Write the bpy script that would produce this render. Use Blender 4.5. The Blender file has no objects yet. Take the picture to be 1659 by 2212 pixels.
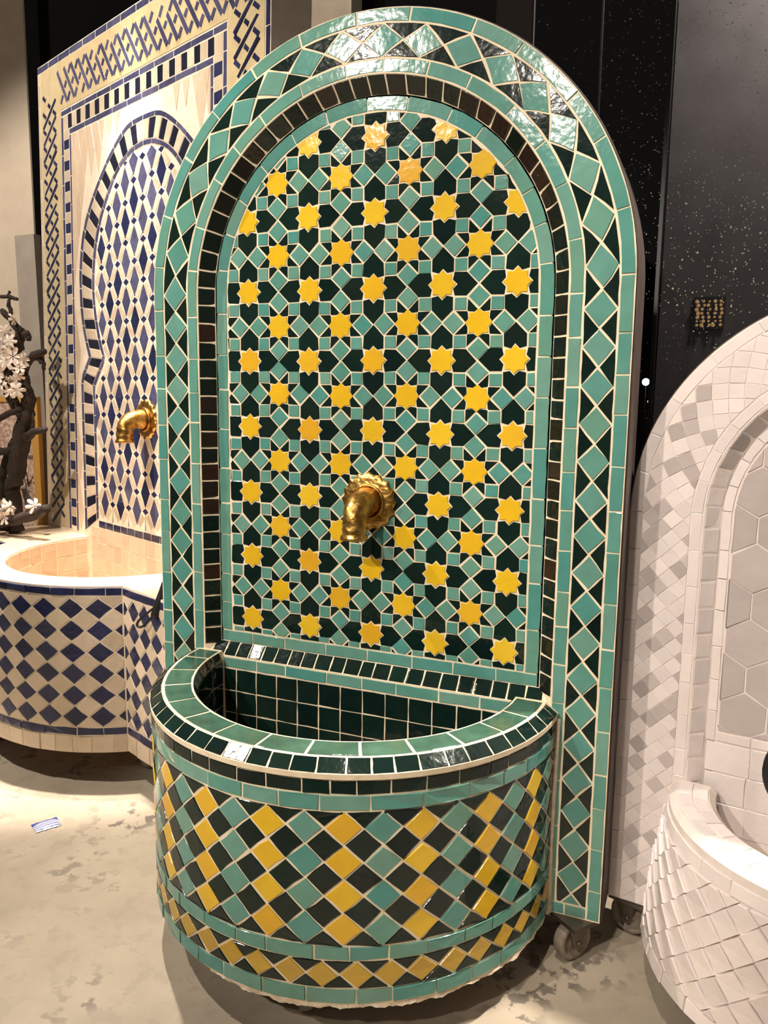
import bpy, math, random
from mathutils import Vector, Matrix
random.seed(7)
PI = math.pi
S = 0.155            # metres per lattice unit of the green star mosaic
ZF = 7.65            # floor lies this many units below the measuring origin
scene = bpy.context.scene
col = scene.collection
def W(x, y, z): return Vector((x*S, y*S, (z+ZF)*S))

# ------------------------------------------------------------------ camera
cam_d = bpy.data.cameras.new('camera'); cam = bpy.data.objects.new('camera', cam_d); col.objects.link(cam)
cr = Vector((0.92396728, 0.38228261, 0.01201964)); cu = Vector((-0.06802532, 0.13332788, 0.98873466)); cf = Vector((-0.37637351, 0.91437612, -0.14919549))
M = Matrix((cr, cu, -cf)).transposed().to_4x4(); M.translation = W(4.49669, -10.45635, 0.0741)
cam.matrix_world = M
cam_d.sensor_fit = 'VERTICAL'; cam_d.sensor_height = 24.0; cam_d.lens = 1735/2212*24.0
cam_d.clip_start = 0.02; cam_d.clip_end = 100
scene.camera = cam

# ------------------------------------------------------------------ world, exposure, lamps
scene.view_settings.view_transform = 'Standard'; scene.view_settings.look = 'None'
scene.view_settings.exposure = 0.0; scene.view_settings.gamma = 1.0; scene.view_settings.use_curve_mapping = False
world = bpy.data.worlds.new('night_interior'); scene.world = world; world.use_nodes = True
world.node_tree.nodes['Background'].inputs[0].default_value = (1.0, 0.90, 0.80, 1)
world.node_tree.nodes['Background'].inputs[1].default_value = 0.11
WARM = (1.0, 0.895, 0.785)
def spot(name, pos, aim, power, angle, blend=0.3, radius=0.035, color=WARM):
    d = bpy.data.lights.new(name, 'SPOT'); d.energy = power; d.spot_size = math.radians(angle); d.spot_blend = blend
    d.shadow_soft_size = radius; d.color = color
    o = bpy.data.objects.new(name, d); col.objects.link(o); o.location = W(*pos)
    o.rotation_euler = (W(*aim)-W(*pos)).to_track_quat('-Z', 'Y').to_euler()
    return o
spot('ceiling_spot_front', (-9.0, -20.6, 12.6), (0, 0, -0.2), 355, 38, 0.6)
spot('ceiling_spot_front', (-1.8, -20.6, 11.4), (0.3, 0, -0.2), 300, 38, 0.6)
spot('ceiling_spot_blue', (-8.4, 2.9, 18.0), (-8.4, 3.0, -4), 1500, 21, 0.5)
spot('ceiling_spot_blue', (-12.5, -5.5, 14.0), (-10.5, 4.0, -3.0), 290, 90, 0.4)
spot('ceiling_spot_floor', (-9.2, 3.9, 18.0), (-5.0, -3.2, -7.65), 580, 38, 0.35)
spot('ceiling_spot_white', (8.5, 2.2, 12.5), (5.6, -1.2, -5.5), 560, 40, 0.4)
spot('ceiling_spot_white', (2.2, -8.5, 13.5), (6.0, -0.3, -4.5), 145, 40, 0.5)
spot('added_column_spot', (-4.3, 6.2, 14.5), (-4.8, 8.0, 9.0), 45, 60, 0.5)  # spot added to brighten the concrete column

# ------------------------------------------------------------------ materials
def new_mat(name):
    m = bpy.data.materials.new(name); m.use_nodes = True
    return m, m.node_tree, m.node_tree.nodes['Principled BSDF']
def srgb(c):
    f = lambda v: v/12.92 if v <= .04045 else ((v+.055)/1.055)**2.4
    return tuple(f(v/255) for v in c)+(1,)
def glaze(name, cols, rough=0.16, bump=0.25, mottle=0.35, bscale=26, spec=0.5):
    """hand-made glazed tile: tone picked at random per tile, soft mottling, wavy glaze"""
    m, t, b = new_mat(name); n = t.nodes; l = t.links
    oi = n.new('ShaderNodeObjectInfo'); ge = n.new('ShaderNodeNewGeometry'); ad = n.new('ShaderNodeMath'); ad.operation = 'ADD'
    fr = n.new('ShaderNodeMath'); fr.operation = 'FRACT'
    l.new(oi.outputs['Random'], ad.inputs[0]); l.new(ge.outputs['Random Per Island'], ad.inputs[1]); l.new(ad.outputs[0], fr.inputs[0])
    rp = n.new('ShaderNodeValToRGB'); el = rp.color_ramp.elements; rp.color_ramp.interpolation = 'LINEAR'
    el[0].position = 0; el[0].color = srgb(cols[0]); el[1].position = 1; el[1].color = srgb(cols[-1])
    for i, c in enumerate(cols[1:-1]):
        e = el.new((i+1)/(len(cols)-1)); e.color = srgb(c)
    l.new(fr.outputs[0], rp.inputs[0])
    tc = n.new('ShaderNodeTexCoord'); nz = n.new('ShaderNodeTexNoise'); nz.inputs['Scale'].default_value = 22; nz.inputs['Detail'].default_value = 4
    l.new(tc.outputs['Object'], nz.inputs['Vector'])
    hs = n.new('ShaderNodeHueSaturation'); mr = n.new('ShaderNodeMapRange'); mr.inputs[3].default_value = 1-mottle; mr.inputs[4].default_value = 1+mottle
    mr.inputs[1].default_value = .25; mr.inputs[2].default_value = .75
    l.new(nz.outputs[0], mr.inputs[0]); l.new(mr.outputs[0], hs.inputs['Value']); l.new(rp.outputs[0], hs.inputs['Color']); l.new(hs.outputs[0], b.inputs['Base Color'])
    n2 = n.new('ShaderNodeTexNoise'); n2.inputs['Scale'].default_value = bscale; n2.inputs['Detail'].default_value = 2
    l.new(tc.outputs['Object'], n2.inputs['Vector'])
    n3 = n.new('ShaderNodeTexNoise'); n3.inputs['Scale'].default_value = bscale*3.6; n3.inputs['Detail'].default_value = 2
    l.new(tc.outputs['Object'], n3.inputs['Vector'])
    bp = n.new('ShaderNodeBump'); bp.inputs['Strength'].default_value = bump; bp.inputs['Distance'].default_value = 0.006
    bq = n.new('ShaderNodeBump'); bq.inputs['Strength'].default_value = bump; bq.inputs['Distance'].default_value = 0.0022
    l.new(n2.outputs[0], bp.inputs['Height']); l.new(n3.outputs[0], bq.inputs['Height']); l.new(bp.outputs[0], bq.inputs['Normal']); l.new(bq.outputs[0], b.inputs['Normal'])
    b.inputs['Roughness'].default_value = rough; b.inputs['Specular IOR Level'].default_value = spec
    return m
def plaster(name, c1, c2, rough=.85, scale=30, bump=.4):
    m, t, b = new_mat(name); n = t.nodes; l = t.links
    tc = n.new('ShaderNodeTexCoord'); nz = n.new('ShaderNodeTexNoise'); nz.inputs['Scale'].default_value = scale; nz.inputs['Detail'].default_value = 6
    l.new(tc.outputs['Object'], nz.inputs['Vector'])
    rp = n.new('ShaderNodeValToRGB'); rp.color_ramp.elements[0].color = srgb(c1); rp.color_ramp.elements[1].color = srgb(c2)
    rp.color_ramp.elements[0].position = .3; rp.color_ramp.elements[1].position = .7
    l.new(nz.outputs[0], rp.inputs[0]); l.new(rp.outputs[0], b.inputs['Base Color'])
    bp = n.new('ShaderNodeBump'); bp.inputs['Strength'].default_value = bump; bp.inputs['Distance'].default_value = .004
    l.new(nz.outputs[0], bp.inputs['Height']); l.new(bp.outputs[0], b.inputs['Normal'])
    b.inputs['Roughness'].default_value = rough
    return m
def plain(name, c, rough=.5, metal=0, spec=.5):
    m, t, b = new_mat(name); b.inputs['Base Color'].default_value = srgb(c); b.inputs['Roughness'].default_value = rough; b.inputs['Metallic'].default_value = metal
    b.inputs['Specular IOR Level'].default_value = spec
    return m
M_TEAL = glaze('teal_glaze', [(78, 132, 120), (94, 142, 130), (72, 134, 126), (106, 146, 132), (84, 138, 124), (100, 142, 124)], .09, .11, .10, spec=.42)
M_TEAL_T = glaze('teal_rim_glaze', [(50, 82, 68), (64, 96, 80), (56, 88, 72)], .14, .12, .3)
M_DARK = glaze('dark_green_glaze', [(12, 30, 26), (16, 36, 30), (10, 26, 24), (20, 34, 28), (14, 32, 28)], .08, .11, .2, spec=.34)
M_BRWN = glaze('dark_brown_green_glaze', [(14, 26, 20), (22, 26, 20), (12, 28, 24), (46, 28, 18), (14, 26, 22), (18, 30, 24)], .14, .25, .2)
M_YEL = glaze('yellow_glaze', [(214, 174, 36), (210, 167, 32), (216, 178, 40), (210, 158, 38), (214, 172, 30)], .12, .13, .06)
M_OCH = glaze('ochre_glaze', [(186, 150, 50), (178, 142, 46), (190, 154, 54)], .2, .22, .08)
M_GROUT = plaster('cream_grout', (214, 196, 164), (232, 216, 188))
M_PLAST = plaster('rough_plaster', (196, 178, 152), (226, 210, 186), .95, 60, 1.0)
M_WOOD = plaster('brown_board_edge', (52, 40, 36), (70, 56, 50), .6, 20, .1)
M_NAVY = glaze('cobalt_glaze', [(34, 38, 72), (42, 46, 82), (28, 32, 62), (50, 54, 88)], .14, .2, .25)
M_NAVY2 = glaze('washed_blue_glaze', [(70, 70, 100), (84, 84, 112), (62, 62, 92), (92, 90, 116)], .14, .22, .3)
M_BLK = glaze('ink_glaze', [(26, 28, 44), (34, 34, 52), (22, 24, 36)], .12, .2, .2)
M_CREAM = glaze('cream_glaze', [(206, 186, 160), (222, 202, 178), (196, 176, 150), (214, 196, 168)], .18, .2, .06)
M_SAND = glaze('sand_pink_glaze', [(216, 192, 166), (224, 200, 172), (208, 184, 156)], .2, .2, .05)
M_OLD = glaze('yellowed_cream_glaze', [(206, 186, 144), (216, 198, 160), (196, 172, 126)], .15, .25, .1)
M_BGROUT = plaster('pale_grout', (226, 208, 184), (238, 222, 200))
M_WHITE = glaze('white_glaze', [(222, 210, 206), (228, 217, 212), (214, 204, 200), (226, 215, 211)], .22, .22, .04)
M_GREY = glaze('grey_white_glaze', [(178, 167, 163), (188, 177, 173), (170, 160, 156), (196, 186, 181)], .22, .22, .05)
M_WGROUT = plaster('white_grout', (214, 200, 192), (226, 214, 206))
M_DIM = plaster('unglazed_inside', (40, 36, 32), (60, 54, 48))
def brass():
    m, t, b = new_mat('engraved_brass'); n = t.nodes; l = t.links
    tc = n.new('ShaderNodeTexCoord'); nz = n.new('ShaderNodeTexNoise'); nz.inputs['Scale'].default_value = 60; nz.inputs['Detail'].default_value = 4
    l.new(tc.outputs['Object'], nz.inputs['Vector'])
    rp = n.new('ShaderNodeValToRGB'); rp.color_ramp.elements[0].color = srgb((172, 124, 56)); rp.color_ramp.elements[1].color = srgb((224, 182, 104))
    rp.color_ramp.elements[0].position = .35; rp.color_ramp.elements[1].position = .65
    l.new(nz.outputs[0], rp.inputs[0]); l.new(rp.outputs[0], b.inputs['Base Color'])
    wv = n.new('ShaderNodeTexVoronoi'); wv.inputs['Scale'].default_value = 130; l.new(tc.outputs['Object'], wv.inputs['Vector'])
    bp = n.new('ShaderNodeBump'); bp.inputs['Strength'].default_value = .35; bp.inputs['Distance'].default_value = .002
    l.new(wv.outputs[0], bp.inputs['Height']); l.new(bp.outputs[0], b.inputs['Normal'])
    b.inputs['Metallic'].default_value = 1; b.inputs['Roughness'].default_value = .34
    return m
M_BRASS = brass()
M_RUBBER = plain('black_rubber', (22, 22, 24), .45)
M_WHEEL = plaster('worn_grey_wheel', (120, 108, 96), (160, 148, 132), .6, 40, .2)
M_STEEL = plain('dull_steel', (120, 110, 98), .4, .9)
M_RED = plain('red_plastic', (150, 30, 28), .4)

# ------------------------------------------------------------------ mesh helpers
def link(name, me, mat, parent=None, smooth=False):
    o = bpy.data.objects.new(name, me); col.objects.link(o)
    if mat: me.materials.append(mat)
    if parent: o.parent = parent
    if smooth:
        for p in me.polygons: p.use_smooth = True
    return o
def mesh(name, verts, faces, mat, parent=None, smooth=False):
    me = bpy.data.meshes.new(name); me.from_pydata([tuple(v) for v in verts], [], faces); me.update()
    return link(name, me, mat, parent, smooth)
def tag(o, label=None, cat=None, group=None, kind=None):
    if label: o['label'] = label
    if cat: o['category'] = cat
    if group: o['group'] = group
    if kind: o['kind'] = kind
    return o
def thing(name, loc, rz, label, cat, group=None):
    o = bpy.data.objects.new(name, None); col.objects.link(o); o.location = loc; o.rotation_euler = (0, 0, rz); o.empty_display_size = .1
    return tag(o, label, cat, group)
def L(x, y, z): return (x*S, y*S, (z+ZF)*S)     # unit coordinates -> metres above the floor, in a thing's own frame
def area(p): return .5*sum(p[i][0]*p[(i+1) % len(p)][1]-p[(i+1) % len(p)][0]*p[i][1] for i in range(len(p)))
def clean(p, e=1e-4):
    q = []
    for v in p:
        if not q or (abs(v[0]-q[-1][0])+abs(v[1]-q[-1][1])) > e: q.append(v)
    if len(q) > 1 and abs(q[0][0]-q[-1][0])+abs(q[0][1]-q[-1][1]) <= e: q.pop()
    return q
def inset(p, g):
    n = len(p); out = []
    for i in range(n):
        a, b, c = p[i-1], p[i], p[(i+1) % n]
        e1 = (b[0]-a[0], b[1]-a[1]); e2 = (c[0]-b[0], c[1]-b[1])
        l1 = math.hypot(*e1) or 1; l2 = math.hypot(*e2) or 1
        n1 = (-e1[1]/l1, e1[0]/l1); n2 = (-e2[1]/l2, e2[0]/l2)
        d = max(.35, 1+n1[0]*n2[0]+n1[1]*n2[1])
        out.append((b[0]+(n1[0]+n2[0])/d*g, b[1]+(n1[1]+n2[1])/d*g))
    return out
def clip(p, planes):
    for (nx, ny, d) in planes:          # keep nx*x+ny*y <= d
        q = []
        for i in range(len(p)):
            a, b = p[i], p[(i+1) % len(p)]
            da = nx*a[0]+ny*a[1]-d; db = nx*b[0]+ny*b[1]-d
            if da <= 0: q.append(a)
            if (da < 0 < db) or (db < 0 < da):
                t = da/(da-db); q.append((a[0]+(b[0]-a[0])*t, a[1]+(b[1]-a[1])*t))
        p = q
        if len(p) < 3: return []
    return clean(p)
def rect_planes(x0, x1, y0, y1): return [(-1, 0, -x0), (1, 0, x1), (0, -1, -y0), (0, 1, y1)]
def densify(p, ml):
    q = []
    for i in range(len(p)):
        a, b = p[i], p[(i+1) % len(p)]
        k = max(1, int(round(math.hypot(b[0]-a[0], b[1]-a[1])/ml)))
        for j in range(k): q.append((a[0]+(b[0]-a[0])*j/k, a[1]+(b[1]-a[1])*j/k))
    return q
class Tiler:
    """adds single tiles as parts of a parent; past the limit of one kind they are joined"""
    def __init__(self, limit=295): self.flat = {}; self.n = {}; self.bucket = {}; self.limit = limit
    def add(self, name, poly, mp, mat, parent, g=.0092, t=.009, jit=.005, bev=.005, tilt=.022, ml=.16, force_join=False, lean=0):
        t *= self.flat.get(parent.name, 1); bev *= min(1, self.flat.get(parent.name, 1)*1.6)
        poly = clean(poly)
        if len(poly) < 3: return
        if area(poly) < 0: poly = poly[::-1]
        p = inset(poly, g)
        if area(p) < .0012: return
        p = densify(p, ml)
        p = [(x+random.uniform(-jit, jit), y+random.uniform(-jit, jit)) for x, y in p]
        q = inset(p, bev)
        if area(q) < .0006: q = [(x*.8+sum(v[0] for v in p)/len(p)*.2, y*.8+sum(v[1] for v in p)/len(p)*.2) for x, y in p]
        cx = sum(v[0] for v in q)/len(q); cy = sum(v[1] for v in q)/len(q); tt = t*random.uniform(.8, 1.2)
        lim = .5*tt/max(.05, max(max(abs(v[0]-cx), abs(v[1]-cy)) for v in q))
        ta = max(-lim, min(lim, random.gauss(0, tilt))); tb = max(-lim, min(lim, random.gauss(0, tilt)))+lean
        n = len(p)
        vs = [L(*mp(x, y, -.03)) for x, y in p]+[L(*mp(x, y, tt*.55+ta*(x-cx)+tb*(y-cy))) for x, y in p]+[L(*mp(x, y, tt+ta*(x-cx)+tb*(y-cy))) for x, y in q]
        fs = [[2*n+i for i in range(n)]]
        for k in (0, n):
            for i in range(n):
                j = (i+1) % n; fs.append([k+i, k+j, k+n+j, k+n+i])
        key = (parent.name, name)
        if self.n.get(key, 0) >= self.limit or force_join:
            self.bucket.setdefault(key+(mat.name,), (parent, mat, []))[2].append((vs, fs)); return
        self.n[key] = self.n.get(key, 0)+1
        mesh(name, vs, fs, mat, parent)
    def flush(self):
        for (pn, name, mn), (parent, mat, parts) in self.bucket.items():
            V = []; F = []
            for vs, fs in parts:
                b = len(V); V += vs; F += [[i+b for i in f] for f in fs]
            tag(mesh(name+'_field', V, F, mat, parent), kind='stuff')
        self.bucket = {}
T = Tiler()
def tube(name, pts, rads, mat, parent, seg=10, cap=True, conv=L, smooth=True, lump=0):
    V = []; F = []; P = [Vector(p) for p in pts]; n = len(P); ref = Vector((0.13, 0.21, 1))
    for i in range(n):
        d = (P[min(i+1, n-1)]-P[max(i-1, 0)]).normalized()
        s = d.cross(ref)
        if s.length < .05: s = d.cross(Vector((1, 0, 0)))
        s.normalize(); u = s.cross(d)
        for k in range(seg):
            a = 2*PI*k/seg; r = rads[i]*(1+random.uniform(-lump, lump))
            V.append(conv(*(P[i]+s*math.cos(a)*r+u*math.sin(a)*r)))
    for i in range(n-1):
        for k in range(seg):
            k2 = (k+1) % seg; F.append([i*seg+k, i*seg+k2, (i+1)*seg+k2, (i+1)*seg+k])
    if cap: F.append(list(range(seg))[::-1]); F.append([(n-1)*seg+k for k in range(seg)])
    return mesh(name, V, F, mat, parent, smooth)
def spline(pts, k=6):
    out = []
    P = [Vector(p) for p in pts]
    for i in range(len(P)-1):
        a, b, c, d = P[max(i-1, 0)], P[i], P[i+1], P[min(i+2, len(P)-1)]
        for j in range(k):
            t = j/k; out.append(.5*((2*b)+(-a+c)*t+(2*a-5*b+4*c-d)*t*t+(-a+3*b-3*c+d)*t**3))
    out.append(P[-1]); return out
def box(name, x0, x1, y0, y1, z0, z1, mat, parent=None, conv=L, bev=0):
    V = [conv(x, y, z) for x in (x0, x1) for y in (y0, y1) for z in (z0, z1)]
    F = [[0, 1, 3, 2], [4, 6, 7, 5], [0, 4, 5, 1], [2, 3, 7, 6], [0, 2, 6, 4], [1, 5, 7, 3]]
    o = mesh(name, V, F, mat, parent)
    if bev:
        md = o.modifiers.new('edge', 'BEVEL'); md.width = bev*S; md.segments = 2
    return o

# ------------------------------------------------------------------ the room
def concrete():
    m, t, b = new_mat('worn_concrete'); n = t.nodes; l = t.links
    tc = n.new('ShaderNodeTexCoord')
    n1 = n.new('ShaderNodeTexNoise'); n1.inputs['Scale'].default_value = 1.6; n1.inputs['Detail'].default_value = 8; n1.inputs['Roughness'].default_value = .62
    n2 = n.new('ShaderNodeTexNoise'); n2.inputs['Scale'].default_value = 21; n2.inputs['Detail'].default_value = 9; n2.inputs['Roughness'].default_value = .6
    n3 = n.new('ShaderNodeTexNoise'); n3.inputs['Scale'].default_value = 3.2; n3.inputs['Detail'].default_value = 3
    for q in (n1, n2, n3): l.new(tc.outputs['Object'], q.inputs['Vector'])
    r1 = n.new('ShaderNodeValToRGB'); r1.color_ramp.elements[0].color = srgb((158, 145, 126)); r1.color_ramp.elements[1].color = srgb((190, 177, 156))
    r1.color_ramp.elements[0].position = .35; r1.color_ramp.elements[1].position = .65; l.new(n1.outputs[0], r1.inputs[0])
    r2 = n.new('ShaderNodeValToRGB'); r2.color_ramp.elements[0].position = .53; r2.color_ramp.elements[0].color = (0, 0, 0, 1); r2.color_ramp.elements[1].position = .575; r2.color_ramp.elements[1].color = (1, 1, 1, 1)
    l.new(n2.outputs[0], r2.inputs[0])
    r3 = n.new('ShaderNodeValToRGB'); r3.color_ramp.elements[0].position = .5; r3.color_ramp.elements[0].color = (.12, .12, .12, 1); r3.color_ramp.elements[1].position = .64
    l.new(n3.outputs[0], r3.inputs[0])
    mu = n.new('ShaderNodeMath'); mu.operation = 'MULTIPLY'; l.new(r2.outputs[0], mu.inputs[0]); l.new(r3.outputs[0], mu.inputs[1])
    m2 = n.new('ShaderNodeMath'); m2.operation = 'MULTIPLY'; m2.inputs[1].default_value = .8; l.new(mu.outputs[0], m2.inputs[0])
    mx = n.new('ShaderNodeMixRGB'); mx.inputs[2].default_value = srgb((96, 88, 80)); l.new(m2.outputs[0], mx.inputs[0]); l.new(r1.outputs[0], mx.inputs[1])
    l.new(mx.outputs[0], b.inputs['Base Color']); b.inputs['Roughness'].default_value = .62
    bp = n.new('ShaderNodeBump'); bp.inputs['Strength'].default_value = .15; bp.inputs['Distance'].default_value = .003; l.new(n2.outputs[0], bp.inputs['Height']); l.new(bp.outputs[0], b.inputs['Normal'])
    return m
fl = mesh('floor', [L(-34, -40, -ZF), L(34, -40, -ZF), L(34, 30, -ZF), L(-34, 30, -ZF)], [[0, 1, 2, 3]], concrete())
tag(fl, 'worn grey beige concrete floor with dark blotches', 'floor', kind='structure')
M_WALL = plaster('cream_wall_paint', (206, 190, 168), (216, 200, 178), .9, 14, .15)
w = box('wall_left', -24, -14.66, 8.5, 8.56, -ZF, 22, M_WALL); tag(w, 'cream plastered wall end behind the driftwood', 'wall', kind='structure')
w = box('trim_1', -5.75, -4.08, 8.0, 8.6, -ZF, 22, plaster('raw_concrete', (196, 180, 156), (226, 210, 186), .9, 9, .5)); tag(w, 'pale rough concrete column behind the green fountain', 'column', kind='structure')
M_NIGHT = plain('night_backdrop', (20, 19, 19), .9)  # backdrop added to hide the ambient world light behind the glass
w = box('wall_back', -60, 60, 34, 35, -ZF, 60, M_NIGHT); tag(w, 'dark backdrop added outside the window to keep the night black', 'wall', kind='structure')
M_FRAME = plain('dark_window_frame', (30, 28, 28), .4)
win = bpy.data.objects.new('window_1', None); col.objects.link(win); tag(win, 'tall dark night window with rain drops behind the fountains', 'window', kind='structure')
def glass():
    m = bpy.data.materials.new('night_glass'); m.use_nodes = True; t = m.node_tree; n = t.nodes; l = t.links; n.remove(n['Principled BSDF'])
    tr = n.new('ShaderNodeBsdfTransparent'); tr.inputs[0].default_value = (.6, .6, .62, 1); gl = n.new('ShaderNodeBsdfGlossy'); gl.inputs['Roughness'].default_value = .02
    fr = n.new('ShaderNodeFresnel'); fr.inputs[0].default_value = 1.5; mx = n.new('ShaderNodeMixShader')
    l.new(fr.outputs[0], mx.inputs[0]); l.new(tr.outputs[0], mx.inputs[1]); l.new(gl.outputs[0], mx.inputs[2]); l.new(mx.outputs[0], n['Material Output'].inputs[0])
    return m
M_GLASS = glass()
for x0, x1 in ((-14.6, -8.6), (-8.4, -.82), (0, 1.4), (1.55, 3.0), (3.08, 8.6), (8.8, 14)):
    box('pane', x0, x1, 9.0, 9.06, -ZF+.3, 22, M_GLASS, win)
for x0, x1, c in ((-8.6, -8.4, M_FRAME), (-.82, 0, plain('grey_post', (96, 88, 84), .5)), (1.4, 1.55, M_FRAME), (3.0, 3.08, M_FRAME), (8.6, 8.8, M_FRAME)):
    box('mullion', x0, x1, 8.85, 9.2, -ZF, 22, c, win)
box('sill', -14.6, 14, 8.8, 9.3, -ZF, -ZF+.3, M_FRAME, win)
# grey slab added outside the glass in place of the room's reflection
w = box('trim_2', 2.7, 11.5, 15, 16, -ZF, 24, plaster('grey_reflection_slab', (70, 66, 64), (84, 80, 78), .9, 6, .2)); tag(w, 'dim grey slab standing in for the room reflected in the wet window', 'column', kind='structure')
# drops on the glass, their pale colour standing in for lamp glints
V = []; F = []
rd = random.Random(3)
for i in range(6500):
    x = rd.uniform(.1, 8.4); z = rd.uniform(-2.5, 12)
    if rd.random() > min(1, .1+.9*max(0, (x-.3)/3.2))*min(1, .25+max(0, (z+2)/7)): continue
    r = rd.uniform(.007, .016)*(1.7 if rd.random() < .08 else 1); b0 = len(V); y = 8.985
    V += [L(x-r, y, z), L(x+r, y, z), L(x, y, z-r*1.15), L(x, y, z+r), L(x, y-r*.9, z)]
    F += [[b0, b0+2, b0+4], [b0+2, b0+1, b0+4], [b0+1, b0+3, b0+4], [b0+3, b0, b0+4]]
tag(mesh('rain_drops', V, F, plain('glint_drop', (255, 246, 220), .3), win), kind='stuff')

# ------------------------------------------------------------------ arch geometry
class Arch:
    def __init__(s, cx, z0, rm): s.cx, s.z0, s.rm = cx, z0, rm; s.half = PI/2*rm
    def pt(s, a, r):
        if a > s.half: return (s.cx+r, s.z0-(a-s.half))
        if a < -s.half: return (s.cx-r, s.z0-(-a-s.half))
        f = a/s.rm; return (s.cx+r*math.sin(f), s.z0+r*math.cos(f))
    def leg(s, zb): return s.half+(s.z0-zb)
def lengths(a, b, step, var=.18):
    out = [a]
    while out[-1] < b-1e-6:
        nx = out[-1]+step*random.uniform(1-var, 1+var)
        if b-nx < step*.45: nx = b
        out.append(nx)
    return out
def band(name, arch, r0, r1, a0, a1, step, mp, mat, parent, var=.2, **k):
    ls = lengths(a0, a1, step, var)
    for p, q in zip(ls, ls[1:]):
        m = mat(p, q) if callable(mat) else mat
        T.add(name, [(p, r0), (q, r0), (q, r1), (p, r1)], mp, m, parent, **k)
def diamonds(name_d, name_t, r0, r1, a0, a1, step, phase, mp, md, mt, parent, skew=0, **k):
    """row of tip-to-tip diamonds with triangles filling both sides, running along a"""
    h = step/2; m = (r0+r1)/2; lo = rect_planes(a0, a1, r0, r1)
    i0 = int((a0-phase)/step)-2; i1 = int((a1-phase)/step)+2
    for i in range(i0, i1):
        c = phase+i*step
        j = lambda: random.uniform(-.02, .02)
        e = j()
        for nm, poly, mat in ((name_d, [(c-h, m+j()), (c+e, r0), (c+h, m+j()), (c+e, r1)], md), (name_t, [(c+e, r0), (c+step+j(), r0), (c+h, m)], mt), (name_t, [(c+e, r1), (c+h, m), (c+step+j(), r1)], mt)):
            pp = clip(poly, lo)
            if pp: T.add(nm, pp, mp, mat, parent, **k)

def sweep(name, arch, prof, zb, mat, parent, n_arc=64, mapz=None):
    """sweep an open (r,y) profile along the arch, feet at zb"""
    V = []; F = []; stations = [-arch.leg(zb)]+[-arch.half+2*arch.half*i/n_arc for i in range(n_arc+1)]+[arch.leg(zb)]
    m = len(prof)
    for a in stations:
        for r, y in prof:
            x, z = arch.pt(a, r); V.append(L(x, y, z))
    for i in range(len(stations)-1):
        for k in range(m-1):
            F.append([i*m+k, (i+1)*m+k, (i+1)*m+k+1, i*m+k+1])
    return mesh(name, V, F, mat, parent)
def arch_fill(name, arch, r, y, zb, mat, parent, n=64, rev=False):
    st = [-arch.leg(zb)]+[-arch.half+2*arch.half*i/n for i in range(n+1)]+[arch.leg(zb)]
    V = [L(*(lambda p: (p[0], y, p[1]))(arch.pt(a, r))) for a in st]
    f = list(range(len(V)))
    return mesh(name, V, [f if rev else f[::-1]], mat, parent)
def revolve(name, cx, cy, prof, mat, parent, a0=-92, a1=92, n=72, smooth=False, ragged=None):
    V = []; F = []; m = len(prof)
    for i in range(n+1):
        f = math.radians(a0+(a1-a0)*i/n)
        for k, (r, z) in enumerate(prof):
            if ragged and k in ragged:
                d_ = math.degrees(f); q_ = math.sin(d_*.21+k)+.7*math.sin(d_*.53+2*k)+.5*math.sin(d_*1.31+k)+.4*math.sin(d_*3.1+3*k)
                z += .013*q_+random.uniform(-.004, .004)+.03*max(0, min(1, (-6-d_)/8)); r += .01*math.sin(d_*.8+k)
            V.append(L(cx+r*math.sin(f), cy-r*math.cos(f), z))
    for i in range(n):
        for k in range(m-1): F.append([i*m+k, (i+1)*m+k, (i+1)*m+k+1, i*m+k+1])
    return mesh(name, V, F, mat, parent, smooth)
def faucet(parent, x, y, z, sc=1.0, fwd=.52, lean=0):
    """brass elbow spout with scalloped rosette, on the face y of a panel"""
    f = bpy.data.objects.new('faucet', None)
    P = lambda a, b, c: L(x+a*sc, y+b*sc, z+c*sc)
    path = [(0, -.06, 0), (0, -.16, .01), (0, -.27, .005)]
    ra = [.215, .205, .185]
    for i in range(1, 8):
        a = PI/2*i/7; path.append((0, -.27-.25*math.sin(a), -.25+.255*math.cos(a))); ra.append(.185-.012*i/7)
    path += [(0, -.525, -.31), (0, -.53, -.33), (0, -.53, -.36), (0, -.53, -.40), (0, -.53, -.42), (0, -.53, -.47), (0, -.53, -.48), (0, -.53, -.47)]
    ra += [.165, .175, .165, .165, .19, .195, .17, .12]
    sp = tube('faucet', path, ra, M_BRASS, parent, 24, True, P)
    bpy.data.objects.remove(f)
    # scalloped rosette
    N = 128; V = []; F = []
    rings = [(.0, .09, 0), (.22, .09, 0), (.25, .06, 0), (.30, .075, .1), (.345, .055, .35), (.40, .05, 1), (.40, .0, 1)]
    for r, hh, w_ in rings:
        for k in range(N):
            a = 2*PI*k/N; s = abs(math.sin(a*8)); rr = r*(1+w_*(.09*(1-s)-.035)); h2 = hh*(1-.1*(1-s)*(w_ > .05))
            V.append(P(rr*math.cos(a), -h2, rr*math.sin(a)))
    for i in range(len(rings)-1):
        for k in range(N):
            k2 = (k+1) % N; F.append([i*N+k, (i+1)*N+k, (i+1)*N+k2, i*N+k2])
    mesh('rosette', V, F, M_BRASS, sp, True)
    pts = []
    for k in range(49):
        a = 2*PI*k/48; pts.append((.235*math.cos(a), -.085, .235*math.sin(a)))
    tube('collar_ring', pts, [.022]*49, M_BRASS, sp, 8, False, P)
    return sp
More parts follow.
